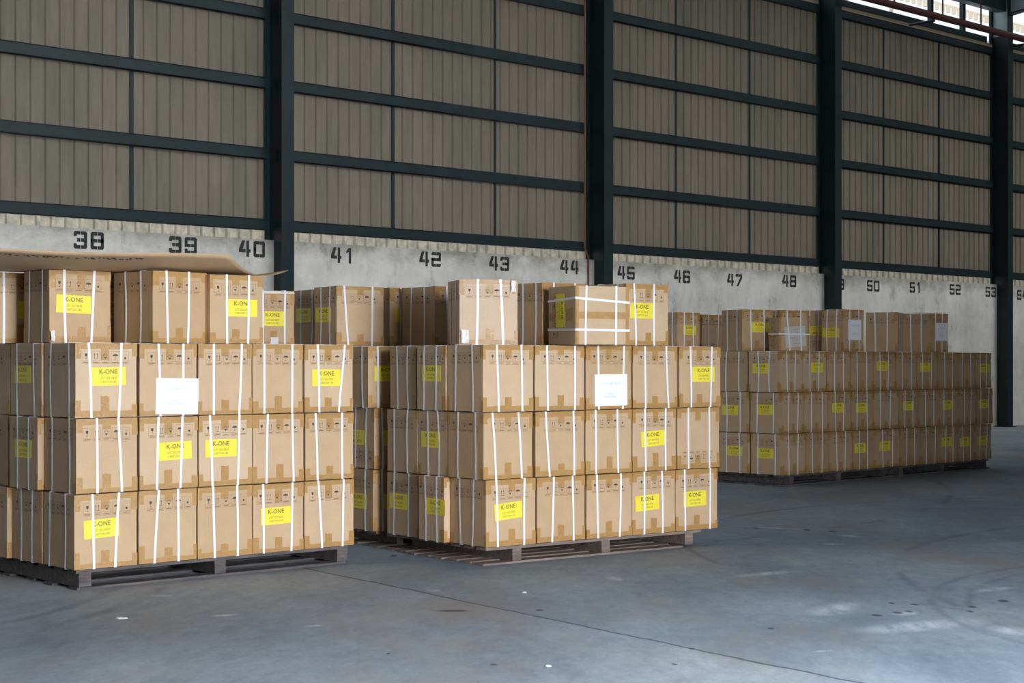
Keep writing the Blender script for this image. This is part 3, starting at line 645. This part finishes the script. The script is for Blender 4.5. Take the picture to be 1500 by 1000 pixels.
NBOX = [0]
def make_box(near, ang, w, d, h, z, label, group, straps=None, fl=None, ll=None, paper=None, flip=False, lying=None, decor=True, roll=0.0):
    """near = world xy of the vertical edge shared by the left and front faces; fl/ll = sticker centre (a, b, roll) on the front / left face"""
    NBOX[0] += 1; rnd = random.Random(NBOX[0] * 13 + 5)
    u = Vector((math.cos(ang), math.sin(ang))); v = Vector((-u.y, u.x))
    c = Vector(near) + u * w / 2 + v * d / 2
    root = empty('cardboard_box', (c.x, c.y, z), ang); tag(root, label, 'box', group)
    carton_mb(w, d, h, rnd).build('carton', root, 'card', 0.004)
    if not decor: return root
    for tb in tape_mbs(w, d, h, rnd, lying is not None): tb.build('packing_tape', root, 'tape')
    if lying is None and rnd.random() < .6:       # the end of the rear edge tape, folded round onto the left face
        tb = MB(); hh, ww = rnd.uniform(.06, .11), rnd.uniform(.02, .045); zz = rnd.choice((0, h - hh))
        tb.face([fpos('l', w, d, a_, b_, .0012) for a_, b_ in ((0, zz), (ww, zz), (ww, zz + hh), (0, zz + hh))], 'tape'); tb.build('packing_tape', root, 'tape')
    if straps is None:
        def pr():
            a = rnd.uniform(.24, .33) * w; b = rnd.uniform(.66, .76) * w
            return [(a, a + rnd.uniform(-.012, .022)), (b, b + rnd.uniform(-.022, .012))]
        straps = pr()
    for a, b in straps: strap_fb(w, d, h, a, b, rnd.uniform(-.004, .004)).build('strap', root, 'strap')
    if lying is None:
        for f0, f1 in ((.20, .32), (.66, .80)):
            a = (0.5 - rnd.uniform(f0, f1)) * d; strap_lr(w, d, h, a, a + rnd.uniform(-.015, .015), rnd.uniform(-.012, .012)).build('strap', root, 'strap')
        zi = h - .100 if not flip else .100; rl = math.pi if flip else 0.0
        for side, L in (('f', w), ('l', d), ('r', d)): put(ICONS, 'shipping_symbols', root, side, w, d, L / 2 + rnd.uniform(-.012, .012), zi + rnd.uniform(-.006, .006), .0016, rl + rnd.uniform(-.02, .02))
    else:
        for zl, zr, zb in lying: strap_h(w, d, zl, zr, zb).build('strap', root, 'strap')
        put(ICONS, 'shipping_symbols', root, 'l', w, d, .10, h / 2, .0016, math.pi / 2)
    for side, st in (('f', fl), ('l', ll)):
        if st:
            a, b, rl = st
            if flip: rl += math.pi
            s_ = put(STICK, 'sticker', root, side, w, d, a, b, .0019, rl)
            t_ = link('sticker_text', rnd.choice(STEXT), s_); t_.location = (0, -.0008, 0)
    if paper:
        side, a, b, pw, ph, rl, kind = paper
        off = .0048 if kind == 'over' else .0016
        s_ = put(paper_mesh(pw, ph, 'old_paper' if kind == 'old' else 'paper'), 'paper_notice', root, side, w, d, a, b, off, rl)
        t_ = link('handwriting' if kind == 'old' else 'notice_text', HTEXT if kind == 'old' else PTEXT, s_); t_.location = (0, -.0010, 0)
    return root

B = 0.4975; BH = 0.489; PZ = 0.132
class Stack:
    def __init__(s, px, py, ang_end, name):
        pass
def corner(px, d): return Vector((ratio(px) * d, d))
STK = {
    'N': dict(O=Vector((-2.862, 10.70)), ang=math.atan2(1.51, 1.68), nm='left stack'),
    'M': dict(O=corner(710.5, 12.0), ang=math.atan2(1.44, 1.876), nm='middle stack'),
    'K': dict(O=corner(546.5, 13.16), ang=math.atan2(1.44, 1.876), nm='stack behind the middle one'),
    'F': dict(O=corner(1144.5, 19.62), ang=math.atan2(3.36, 3.49), nm='far stack'),
}
for k in STK.values():
    k['u'] = Vector((math.cos(k['ang']), math.sin(k['ang']))); k['v'] = Vector((-k['u'].y, k['u'].x))
def zlay(layer): return PZ + 0.003 + B * (layer - 1)
def z_at(px_y, Y): return CAM_H + (HZ - px_y) * Y / F_PX
LN = {1: 'bottom', 2: 'middle', 3: 'third'}
ORD = ['first', 'second', 'third', 'fourth', 'fifth', 'sixth', 'seventh', 'eighth', 'ninth', 'tenth']
SIDE = {k: ('right side', 'left side') for k in 'NMFK'}

def front_box(sk, layer, i, xa, xb, straps=None, sticker=None, paper=None, flip=False, left=None, n=5, u_over=None, dep=0.452):
    S = STK[sk]; O = S['O']; u, v = S['u'], S['v']
    rj = random.Random(hash((sk, layer, i)) & 0xffff if False else (ord(sk) * 100 + layer * 17 + i))
    ua, ub = line_t(O, u, xa), line_t(O, u, xb)
    vo = rj.uniform(-.004, .004) if i else 0
    near = O + u * (ua + .002) + v * vo; w = (ub - ua) - .004; z = zlay(layer)
    def fa(px): return max(0.0, min(w, line_t(near, u, px)))
    st = [(fa(a), fa(b)) for a, b in straps] if straps else None
    def centre(px, py, lo=None):
        a = line_t(near, u, px); Y = near.y + u.y * a; return a, z_at(py, Y) - z
    fl = None
    if sticker: a, b = centre(sticker[0], sticker[1]); fl = (a, b, sticker[2] if len(sticker) > 2 else 0)
    pp_ = None
    if paper: a, b = centre(paper[0], paper[1]); pp_ = ('f', a, b, paper[2], paper[3], paper[4], paper[5])
    ll = None
    if left:
        PL = near; t = line_t(PL, v, left[0]); Y = PL.y + v.y * t; ll = (dep - t, z_at(left[1], Y) - z, left[2] if len(left) > 2 else 0)
    pos = 'at the near corner' if i == 0 else ('at the right end' if i == n - 1 else '%s from corner on %s' % (ORD[i], SIDE[sk][0]))
    what = 'box with white notice' if paper else 'box with yellow sticker' if (sticker or left) else 'upside-down plain box' if flip else 'box without sticker'
    lab = '%s, %s layer of %s, %s' % (what, LN[layer], S['nm'], pos)
    return make_box(near, S['ang'] + rj.uniform(-.004, .004), w, dep, BH + rj.uniform(-.003, .002), z, lab, 'strapped cartons stacked on pallets', st, fl, ll, pp_, flip)

LASTV = {}
def left_box(sk, layer, i, xa, xb, uoff=0.0, sticker=None, width=0.452, front=None, flip=False, lab=None, fst=None, straps=None):
    """box i rows back on the left side; xa = far edge px, xb = near edge px"""
    S = STK[sk]; O = S['O'] + S['u'] * uoff; u, v = S['u'], S['v']
    rj = random.Random(ord(sk) * 77 + layer * 31 + i)
    va, vb = line_t(O, v, xb), line_t(O, v, xa)
    va = max(va, LASTV.get((sk, layer), .456 if sk != 'K' else -9)); dep = vb - va - .004
    if sk == 'K': dep = min(dep, .455)
    if sk == 'F' and i == 1: dep = max(dep, .44)
    LASTV[(sk, layer)] = va + dep + .006
    near = O + v * (va + .002); z = zlay(layer)
    def lcen(px, py):
        t = line_t(near, v, px); Y = near.y + v.y * t; return dep - t, z_at(py, Y) - z
    ll = None
    if sticker: a, b = lcen(sticker[0], sticker[1]); ll = (a, b, 0)
    fl = None
    if front: a = line_t(near, u, front[0]); Y = near.y + u.y * a; fl = (a, z_at(front[1], Y) - z, 0)
    st = [(line_t(near, u, a), line_t(near, u, b)) for a, b in straps] if straps else None
    what = 'upside-down box with sticker' if (flip and sticker) else 'box with yellow sticker' if sticker else 'box without sticker'
    lab = lab or '%s, %s layer of %s, %s from corner on %s' % (what, LN[layer], S['nm'], ORD[i], SIDE[sk][1])
    return make_box(near, S['ang'] + rj.uniform(-.004, .004), width, dep, BH + rj.uniform(-.003, .002), z, lab, 'strapped cartons stacked on pallets', st, fl, ll, None, flip)

# ---- left stack (N)
NF = {3: [(110, 200.5), (204.5, 289), (290, 369), (370, 444), (446, 517.5)], 2: [(111, 201.5), (204, 289.5), (290.5, 369.5), (370.5, 445.5), (447, 518)], 1: [(108.5, 201), (203, 288.5), (289, 369.5), (370, 444), (445.5, 518)]}
NS = {3: [((129.5, 133.5), (177.5, 173.5)), ((232, 235), (268.5, 268)), ((313, 313), (354, 350)), ((387, 387), (428, 427.5)), ((465, 467.5), (505, 496))],
      2: [((141.5, 142.5), (173, 178.5)), ((232, 229.5), (267, 264)), ((307, 311), (350.5, 348)), ((392, 390), (428, 430)), ((462, 465), (501, 501.5))],
      1: [((135, 137.5), (174, 168.5)), ((232.5, 226), (260.5, 261.5)), ((312, 314.5), (347, 348)), ((385, 386), (428, 426.5)), ((466, 471.5), (503, 501.5))]}
NSt = {(3, 0): (158.5, 551, .02), (3, 4): (478, 553, 0), (2, 1): (256.5, 660, .03), (2, 2): (323.5, 656, .0), (1, 0): (148.5, 773.5, .04), (1, 3): (404, 755, .02)}
NP = {(3, 1): (259.5, 580, .335, .245, -.02, 'over')}
for L in (1, 2, 3):
    for i, (a, b) in enumerate(NF[L]):
        front_box('N', L, i, a, b, NS[L][i], NSt.get((L, i)), NP.get((L, i)))
NL = {3: [(1, 15, 61, 0.0), (2, -33, 14, 0.0)], 2: [(1, 13, 60, -0.03), (2, -34, 12, 0.0)], 1: [(1, 17.5, 62.5, 0.0), (2, -30, 14, -0.035)]}
NLs = {(3, 1): (33.5, 548), (2, 1): (34, 657)}
for L in (1, 2, 3):
    for i, a, b, uo in NL[L]: left_box('N', L, i, a, b, uo, NLs.get((L, i)))
# ---- middle stack (M)
MF = {3: [(707, 781.5), (784, 856.5), (858, 925), (927, 992), (995, 1055.5)], 2: [(708, 780), (784, 856), (857.5, 925.5), (926.5, 990.5), (992, 1054)], 1: [(711.5, 784.5), (787, 857.5), (859, 925.5), (926, 989), (990, 1051)]}
MS = {3: [((727.5, 730.5), (763.5, 765)), ((801, 802.5), (842, 842)), ((876, 877), (914, 912)), ((944.5, 945.5), (975.5, 979)), ((1011, 1012.5), (1042.5, 1040.5))],
      2: [((721, 726.5), (759, 764)), ((799, 805), (839.5, 841)), ((872, 873), (904, 905.5)), ((944.5, 946), (975, 975)), ((1008, 1008.5), (1038.5, 1039))],
      1: [((726.5, 729), (768, 767.5)), ((811, 808.5), (838.5, 840)), ((874, 876), (909, 907.5)), ((943.5, 943.5), (969, 970.5)), ((1002.5, 1003.5), (1040, 1039.5))]}
MSt = {(3, 4): (1030, 548, 0), (2, 3): (956.5, 642, .05), (1, 0): (744.5, 748, .07), (1, 3): (948, 736, .04), (1, 4): (1017.5, 730, .02)}
MP = {(3, 2): (894.5, 571, .335, .245, .01, 'over')}
for L in (1, 2, 3):
    for i, (a, b) in enumerate(MF[L]):
        front_box('M', L, i, a, b, MS[L][i], MSt.get((L, i)), MP.get((L, i)), flip=((L, i) == (2, 4)))
ML = {3: [(1, 610.5, 656, -0.03), (2, 571, 609.5, 0.0)], 2: [(1, 613, 656.5, -0.01), (2, 567, 612, -0.012)], 1: [(1, 613, 659, -0.045), (2, 567, 612, -0.004)]}
MLs = {(3, 1): (632, 546.5), (2, 1): (631, 643.5), (1, 1): (638, 742), (1, 2): (584, 734)}
for L in (1, 2, 3):
    for i, a, b, uo in ML[L]: left_box('M', L, i, a, b, uo, MLs.get((L, i)))
# ---- stack behind the middle one (K)
for L, xn, xf, fst, flip in ((3, 539.5, 504, (568, 547), False), (2, 548.5, 510, (580, 641), True), (1, 546.5, 508, (582, 733), False)):
    O = STK['K']['O']; t = line_t(O, STK['K']['u'], xn)
    wdt = .455
    left_box('K', L, 0, xf, xn, t, {2: (522, 640), 1: (525, 733)}.get(L), wdt, fst, flip,
             lab='box in gap between left and middle stacks, %s layer, %s' % (LN[L], 'turned upside down' if flip else 'lit front edge'), straps=[(553, 554), (590, 590)] if L == 3 else [(559, 561), (590, 590)])
# boxes buried in that stack, which carry the ones on top
for L in (1, 2, 3):
    for (uu, vv) in ((0.0, .48), (0.0, .95), (0.0, 1.42), (0.47, .48), (0.47, .95), (0.47, 1.42), (0.94, .48), (0.0, 1.89), (0.53, 0.0)):
        S = STK['K']; O = S['O'] + S['u'] * (uu - .02) + S['v'] * (vv + .01)
        make_box(O, S['ang'], .455, .455, BH, zlay(L), 'plain box buried inside the stack behind the middle one, under its top boxes', 'boxes buried inside the stacks', decor=False)

# ---- far stack (F)
FFx = {3: [1142, 1176, 1211, 1246, 1279.5, 1312, 1343, 1373, 1403.5, 1429, 1452.5], 2: [1144.5, 1178, 1213, 1247, 1279, 1316.5, 1345.5, 1375.5, 1404, 1430, 1454], 1: [1145.5, 1180.5, 1215, 1249, 1281, 1319, 1348.5, 1377, 1403, 1428, 1452.5]}
FSt = {(3, 1): (1197, 538), (3, 4): (1292, 536), (3, 6): (1355, 537.5), (3, 9): (1442, 539), (2, 2): (1227.5, 597), (2, 3): (1262, 597), (2, 5): (1330.5, 594), (2, 7): (1387.5, 593), (2, 9): (1440.5, 591.5),
       (1, 3): (1260, 656), (1, 4): (1296, 653), (1, 7): (1386.5, 647), (1, 8): (1413, 647), (1, 9): (1439, 645.5)}
for L in (1, 2, 3):
    for i in range(10): front_box('F', L, i, FFx[L][i] + .3, FFx[L][i + 1] - .3, None, FSt.get((L, i)), n=10, left={3: (1115, 539.5), 2: (1120.5, 600), 1: (1121, 664)}[L] if i == 0 else None, dep=.47)
FLs = {(3, 1): None, (2, 1): (1069.5, 600.5), (1, 1): (1075.5, 660)}
for L in (1, 2, 3):
    left_box('F', L, 1, 1053, 1096.5, 0, FLs.get((L, 1)))
    left_box('F', L, 2, 1009, 1052.5, 0, None)
    left_box('F', L, 3, 966, 1008.5, 0, None)

# ---- top (fourth) layer boxes
ZT = zlay(4)
def solve(xn, d, xr, w, guess):
    P = corner(xn, d); best = None
    for k in range(-150, 851):
        a = R(k / 10.0); Q = P + Vector((math.cos(a), math.sin(a))) * w; px = CX + F_PX * Q.x / Q.y
        sc_ = abs(px - xr) * 1.0 + abs(k / 10.0 - guess) * 0.02
        if best is None or sc_ < best[0]: best = (sc_, a)
    return best[1]
def top_box(label, xn, d, xr, ytop, xl=None, w=.452, dep=.452, guess=40, ang=None, straps=None, sticker=None, lst=None, paper=None, flip=False, lying=None, z=ZT):
    a = solve(xn, d, xr, w, guess) if ang is None else ang
    P = corner(xn, d); u = Vector((math.cos(a), math.sin(a))); v = Vector((-u.y, u.x))
    if xl is not None: dep = max(.25, min(.60, line_t(P, v, xl)))
    h = z_at(ytop, d) - z
    st = [(line_t(P, u, p_), line_t(P, u, q_)) for p_, q_ in straps] if straps else None
    fl = None
    if sticker: t = line_t(P, u, sticker[0]); fl = (t, z_at(sticker[1], P.y + u.y * t) - z, sticker[2] if len(sticker) > 2 else 0)
    ll = None
    if lst: t = line_t(P, v, lst[0]); ll = (dep - t, z_at(lst[1], P.y + v.y * t) - z, lst[2] if len(lst) > 2 else 0)
    pp_ = None
    if paper: t = line_t(P, u, paper[0]); pp_ = ('f', t, z_at(paper[1], P.y + u.y * t) - z, paper[2], paper[3], paper[4], paper[5])
    print('TOP', label[:50], 'ang %.1f dep %.2f h %.3f' % (math.degrees(a), dep, h))
    return make_box(P, a, w, dep, h, z, label, 'loose boxes on top of the stacks', st, fl, ll, pp_, flip, lying)
Na, Ma, Fa = STK['N']['ang'], STK['M']['ang'], STK['F']['ang']
# on the left stack
tb_ = top_box('top box with yellow sticker standing first from the left under the bent cardboard', 72, 11.06, 162, 394.5, 35, straps=[(94, 96), (138, 133.5)], sticker=(107.8, 445.5, -.03))
crumple(tb_, 'f', .452, .452, .0, .01, .03, .07, 8)
top_box('top box without sticker in the middle under the bent cardboard sheet', 224, 11.13, 302, 396, 166.5, straps=[(243.5, 245.5), (276.5, 275)])
top_box('top box with yellow sticker under the lifted end of the bent cardboard', 307.5, 11.42, 383, 401.5, ang=Na, w=.435, straps=[(332, 332.5), (364.5, 363)], sticker=(354.3, 451))
S = STK['N']
Pe = S['O'] + S['u'] * -.12 + S['v'] * 1.0
make_box(Pe, Na, .455, .40, .492, ZT, 'shadowed top box at the left picture edge behind the first top box', 'loose boxes on top of the stacks', [(.098, .098), (.36, .36)], (.335, .235, 0))
for k in range(4):
    Pe = S['O'] + S['u'] * .47 + S['v'] * .93
    if k < 3: make_box(Pe, Na, .452, .452, BH, zlay(k + 1), 'plain box buried inside the left stack behind its outer boxes', 'boxes buried inside the stacks', decor=False)
    else: make_box(Pe, Na, .452, .452, .492, ZT, 'box in the dark slit between the first two top boxes of the left stack', 'loose boxes on top of the stacks', None, (.30, .25, 0))
# on the stack behind the middle one, and the middle stack
tb_ = top_box('top box with sticker and white taped edge right of the bent cardboard', 370, 13.55, 431, 424.5, ang=None, w=.40, guess=25, straps=[(385, 385), (417.5, 417)], sticker=(399, 466.5))
crumple(tb_, 'f', .40, .452, .17, .01, .075, .065, 6)
crumple(tb_, 'f', .40, .452, .0, .438, .40, .022, 7)
top_box('dark top box in shadow right of the box with white taped edge', 472, 13.95, 500, 423, ang=Ma, w=.30, dep=.50, lst=(445, 462))
top_box('top box with side sticker and clean lit front above the gap', 493, 13.42, 562, 418.5, 460.5, straps=[(504, 510), (545.5, 544.5)], lst=(474, 461))
top_box('narrow lit top box wedged between two others above the gap', 571, 13.75, 622, 421, ang=Ma + .02, dep=.36, sticker=(597, 461.5))
top_box('dark sided top box left of the pale box', 637, 13.42, 700, 419, 588.5, ang=Ma + .06)
tb_ = top_box('pale bright top box facing forward on the middle stack', 673, 12.36, 758, 409, 656, straps=[(700, 698), (733, 737)], guess=20)
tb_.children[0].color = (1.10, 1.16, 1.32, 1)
crumple(tb_, 'f', .452, .452, .012, .01, .055, .10, 3)
crumple(tb_, 'f', .452, .452, .40, .40, .035, .085, 4)
top_box('top box behind the pale box and the box lying on its side', 794, 12.78, 858, 413.5, 758, ang=Ma, straps=[(811, 811), (842, 842)])
tb_ = top_box('top box lying on its side with crossed white straps', 843, 12.36, 921, 418, 803.5, w=.488, straps=[(859, 857.5), (902.5, 902)], lst=(820.5, 455, -math.pi / 2), lying=[(.352, .322, .335), (.112, .108, .115)], guess=30)
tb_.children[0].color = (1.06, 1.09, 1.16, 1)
top_box('top box with sticker at right end of the middle stack', 917, 12.93, 971, 415, 862, straps=[(928.5, 931.5), (958, 958)], sticker=(940.5, 455), ang=Ma)
# on the far stack
top_box('top box with sticker, leftmost on far stack, beside the middle stack', 992, 20.95, 1023, 457, 965, sticker=(1010, 483.5), ang=Fa)
top_box('dark shadowed top box, second from the left on far stack', 1028, 21.35, 1062, 460.5, 1016, ang=Fa)
top_box('top box with sticker, third from the left on far stack', 1087, 20.02, 1132, 453, 1057, sticker=(1113.5, 479.3), guess=30)
top_box('top box behind the small package on far stack', 1142, 20.6, 1186, 454, 1134, ang=Fa - .3)
top_box('small brown package with handwritten paper on its side on far stack', 1141, 19.8, 1185.5, 464.5, 1132.5, w=.42, straps=[(1153, 1157), (1172.5, 1174)], lying=[(.205, .20, .205)], paper=('x', 0, 0, 0, 0, 0, 'old') and (1165, 493, .285, .25, .08, 'old'), guess=15)
top_box('upside-down top box with narrow sticker right of the small package', 1206, 21.0, 1240, 454, 1180, lst=(1197, 484), flip=True, ang=Fa)
top_box('top box with white notice and side sticker on far stack', 1235, 20.62, 1267.5, 453, 1203.5, lst=(1217, 487), paper=(1252, 483, .285, .26, 0, 'under'), ang=Fa)
top_box('turned top box with blank broad face on far stack', 1315, 21.0, 1322.5, 457, 1268, w=.452, guess=70)
top_box('rightmost top box with white notice at end of far stack', 1362, 21.95, 1394, 458.5, 1322, paper=(1379, 486, .285, .24, 0, 'under'), ang=Fa)

# ---- bent cardboard sheet lying over the left stack's top boxes
nu, nv = 48, 16; mb = MB(); S = STK['N']; ztop = 2.126
def sheet_pt(i, j):
    s = i / nu; t = j / nv
    v0, v1 = -.30, 1.0
    ur = .985 + (2.36 - .985) * t
    uu = -1.3 + (ur + 1.3) * s; vv = v0 + t * (v1 - v0)
    lift = .045 + .045 * s
    z = ztop + lift * max(0.0, 1 - t / .38) ** 1.5 + .006 * math.sin(s * 9) * (1 - t)
    right = max(0.0, (s - .72) / .28) ** 2
    z += right * .095 * max(0.0, (t - .45) / .55) ** 1.6
    p = S['O'] + S['u'] * uu + S['v'] * vv
    return (p.x, p.y, z)
g = [[sheet_pt(i, j) for j in range(nv + 1)] for i in range(nu + 1)]
for i in range(nu + 1):
    for j in range(nv + 1): mb.v.append(g[i][j])
for i in range(nu):
    for j in range(nv): a = i * (nv + 1) + j; mb.f.append((a, a + nv + 1, a + nv + 2, a + 1)); mb.mi.append(mb._m('card'))
o = mb.build('cardboard_sheet'); sol = o.modifiers.new('solid', 'SOLIDIFY'); sol.thickness = .006; sol.offset = 1
for p in o.data.polygons: p.use_smooth = True
tag(o, 'large bent sheet of brown cardboard lying across the left stack', 'cardboard')
mb = MB(); rg = random.Random(5)
for k in range(46):
    i0 = rg.uniform(14, 34); j0 = rg.choice((1.2, 1.5)) ; a = Vector(sheet_pt(i0, j0)); b = Vector(sheet_pt(i0 + rg.uniform(.2, .5), j0)); c2 = Vector(sheet_pt(i0, j0 + .3)); dz = Vector((0, 0, -.002))
    mb.face([a + dz, b + dz, b + (c2 - a) + dz, c2 + dz], 'ink')
mb.build('printed_marks', o)

# ------------------------------------------------------------------ pallets
def pallet(sk, u0, u1, v0, v1, stringers, bot_u0, bot_u1, nb, label, mt='wood_dark', deck=9, sw=.09, ztop=PZ, bw=.12, seed=1):
    S = STK[sk]; rnd = random.Random(seed); root = empty('wooden_pallet', (S['O'].x, S['O'].y, 0), S['ang']); tag(root, label, 'pallet', 'wooden pallets under the boxes')
    def plank(x0, x1, y0, y1, z0, z1, name, ends=True):
        mb = MB(); n = max(2, int((x1 - x0) / .12)); rings = []
        for i in range(n + 1):
            x = x0 + (x1 - x0) * i / n; j = lambda k: rnd.uniform(-k, k)
            xs = x + (j(.008) if i in (0, n) else 0); base = len(mb.v)
            mb.v += [(xs, y0 + j(.004), z0 + abs(j(.0015))), (xs, y1 + j(.004), z0 + abs(j(.0015))), (xs, y1 + j(.004), z1 - abs(j(.002))), (xs, y0 + j(.004), z1 - abs(j(.003)))]; rings.append(base)
        for a, b in zip(rings, rings[1:]):
            for k in range(4): mb.f.append((a + k, b + k, b + (k + 1) % 4, a + (k + 1) % 4)); mb.mi.append(0)
        mb.f.append(tuple(rings[0] + k for k in (0, 1, 2, 3))); mb.mi.append(0); mb.f.append(tuple(rings[-1] + k for k in (3, 2, 1, 0))); mb.mi.append(0)
        mb.mats = [mt]; return mb.build(name, root)
    dt = .024; bt = .018
    pitch = (v1 - v0 - bw) / (deck - 1)
    for k in range(deck): plank(u0 + rnd.uniform(-.01, .01), u1 + rnd.uniform(-.01, .01), v0 + k * pitch, v0 + k * pitch + bw, ztop - dt, ztop, 'deck_board')
    pitch = (v1 - v0 - bw) / (nb - 1)
    for k in range(nb): plank(bot_u0 + rnd.uniform(-.025, .025), bot_u1 + rnd.uniform(-.02, .02), v0 + k * pitch - .01, v0 + k * pitch + bw - .01, 0.0, bt, 'bottom_board')
    for su in stringers:
        mb = MB(); n = 10; rings = []
        for i in range(n + 1):
            y = v0 + .004 + (v1 - v0) * i / n; base = len(mb.v); j = lambda k: rnd.uniform(-k, k)
            mb.v += [(su - sw / 2 + j(.002), y, bt), (su + sw / 2 + j(.002), y, bt), (su + sw / 2 + j(.002), y, ztop - dt), (su - sw / 2 + j(.002), y, ztop - dt)]; rings.append(base)
        for a, b in zip(rings, rings[1:]):
            for k in range(4): mb.f.append((a + k, a + (k + 1) % 4, b + (k + 1) % 4, b + k)); mb.mi.append(0)
        mb.f.append(tuple(rings[0] + k for k in (3, 2, 1, 0))); mb.mi.append(0); mb.f.append(tuple(rings[-1] + k for k in (0, 1, 2, 3))); mb.mi.append(0)
        mb.mats = [mt]; mb.build('stringer', root)
    return root
O = STK['N']['O']
pallet('N', .03, 2.22, .015, 1.42, [.09, 1.12, 2.17], .03, 2.2, 5, 'dark worn wooden pallet under the left stack', deck=7, seed=3)
O, u = STK['M']['O'], STK['M']['u']
pallet('M', .02, 2.20, .01, 1.34, [line_t(O, u, 759), line_t(O, u, 889), line_t(O, u, 1011)], -.02, 2.0, 8, 'brown wooden pallet under the middle stack with board ends sticking out', 'wood_brown', deck=8, sw=.085, bw=.11, seed=4)
pallet('K', .03, 1.5, .01, 2.32, [.27, .9, 1.42], .05, 1.5, 8, 'wooden pallet under the stack in the gap behind the middle one', 'wood_brown', deck=9, sw=.06, seed=6)
pallet('F', .03, 2.38, .01, 1.95, [.22, 1.2, 2.2], .0, 2.36, 8, 'dark pallet under the near half of the far stack', 'wood_dark', deck=9, bw=.13, seed=8)
pallet('F', 2.46, 4.80, .01, 1.40, [2.6, 3.6, 4.7], 2.45, 4.8, 5, 'dark pallet under the right half of the far stack', 'wood_dark', deck=7, seed=9)
# litter on the floor
for k, (px, py, sz, lab) in enumerate(((178, 905.5, .04, 'white paper scrap on the floor before the left stack'), (803, 976, .022, 'tiny white crumb near the bottom centre of the floor'), (768, 868, .016, 'tiny pale bit on the floor below the middle pallet'), (935, 952, .018, 'small tan bit of litter on the floor, lower left'))):
    if k == 3: px, py = 934.5, 953
    p = fpt(px, py); mb = MB(); rg = random.Random(k)
    pts = [(p.x + sz * rg.uniform(.7, 1) * math.cos(t), p.y + sz * rg.uniform(.5, 1) * math.sin(t)) for t in [2 * math.pi * j / 7 for j in range(7)]]
    i = len(mb.v); mb.v += [(x, y, .0005) for x, y in pts] + [(p.x + (x - p.x) * .8, p.y + (y - p.y) * .8, .004 + rg.uniform(0, .004)) for x, y in pts]
    mb.f.append(tuple(range(13, 6, -1))[::-1]); mb.mi.append(0)
    for j in range(7): mb.f.append((j, (j + 1) % 7, 7 + (j + 1) % 7, 7 + j)); mb.mi.append(0)
    mb.f.append(tuple(range(6, -1, -1))); mb.mi.append(0); mb.mats = ['litter']
    if k != 3: tag(mb.build('paper_scrap'), lab, 'litter')

# ------------------------------------------------------------------ lay the hall square to the world axes (one rigid turn of everything, camera and lamps too)
TURN = Matrix.Rotation(-WA, 4, 'Z')
bpy.context.view_layer.update()
for o in [q for q in COL.objects if q.parent is None]:
    o.matrix_world = TURN @ o.matrix_world
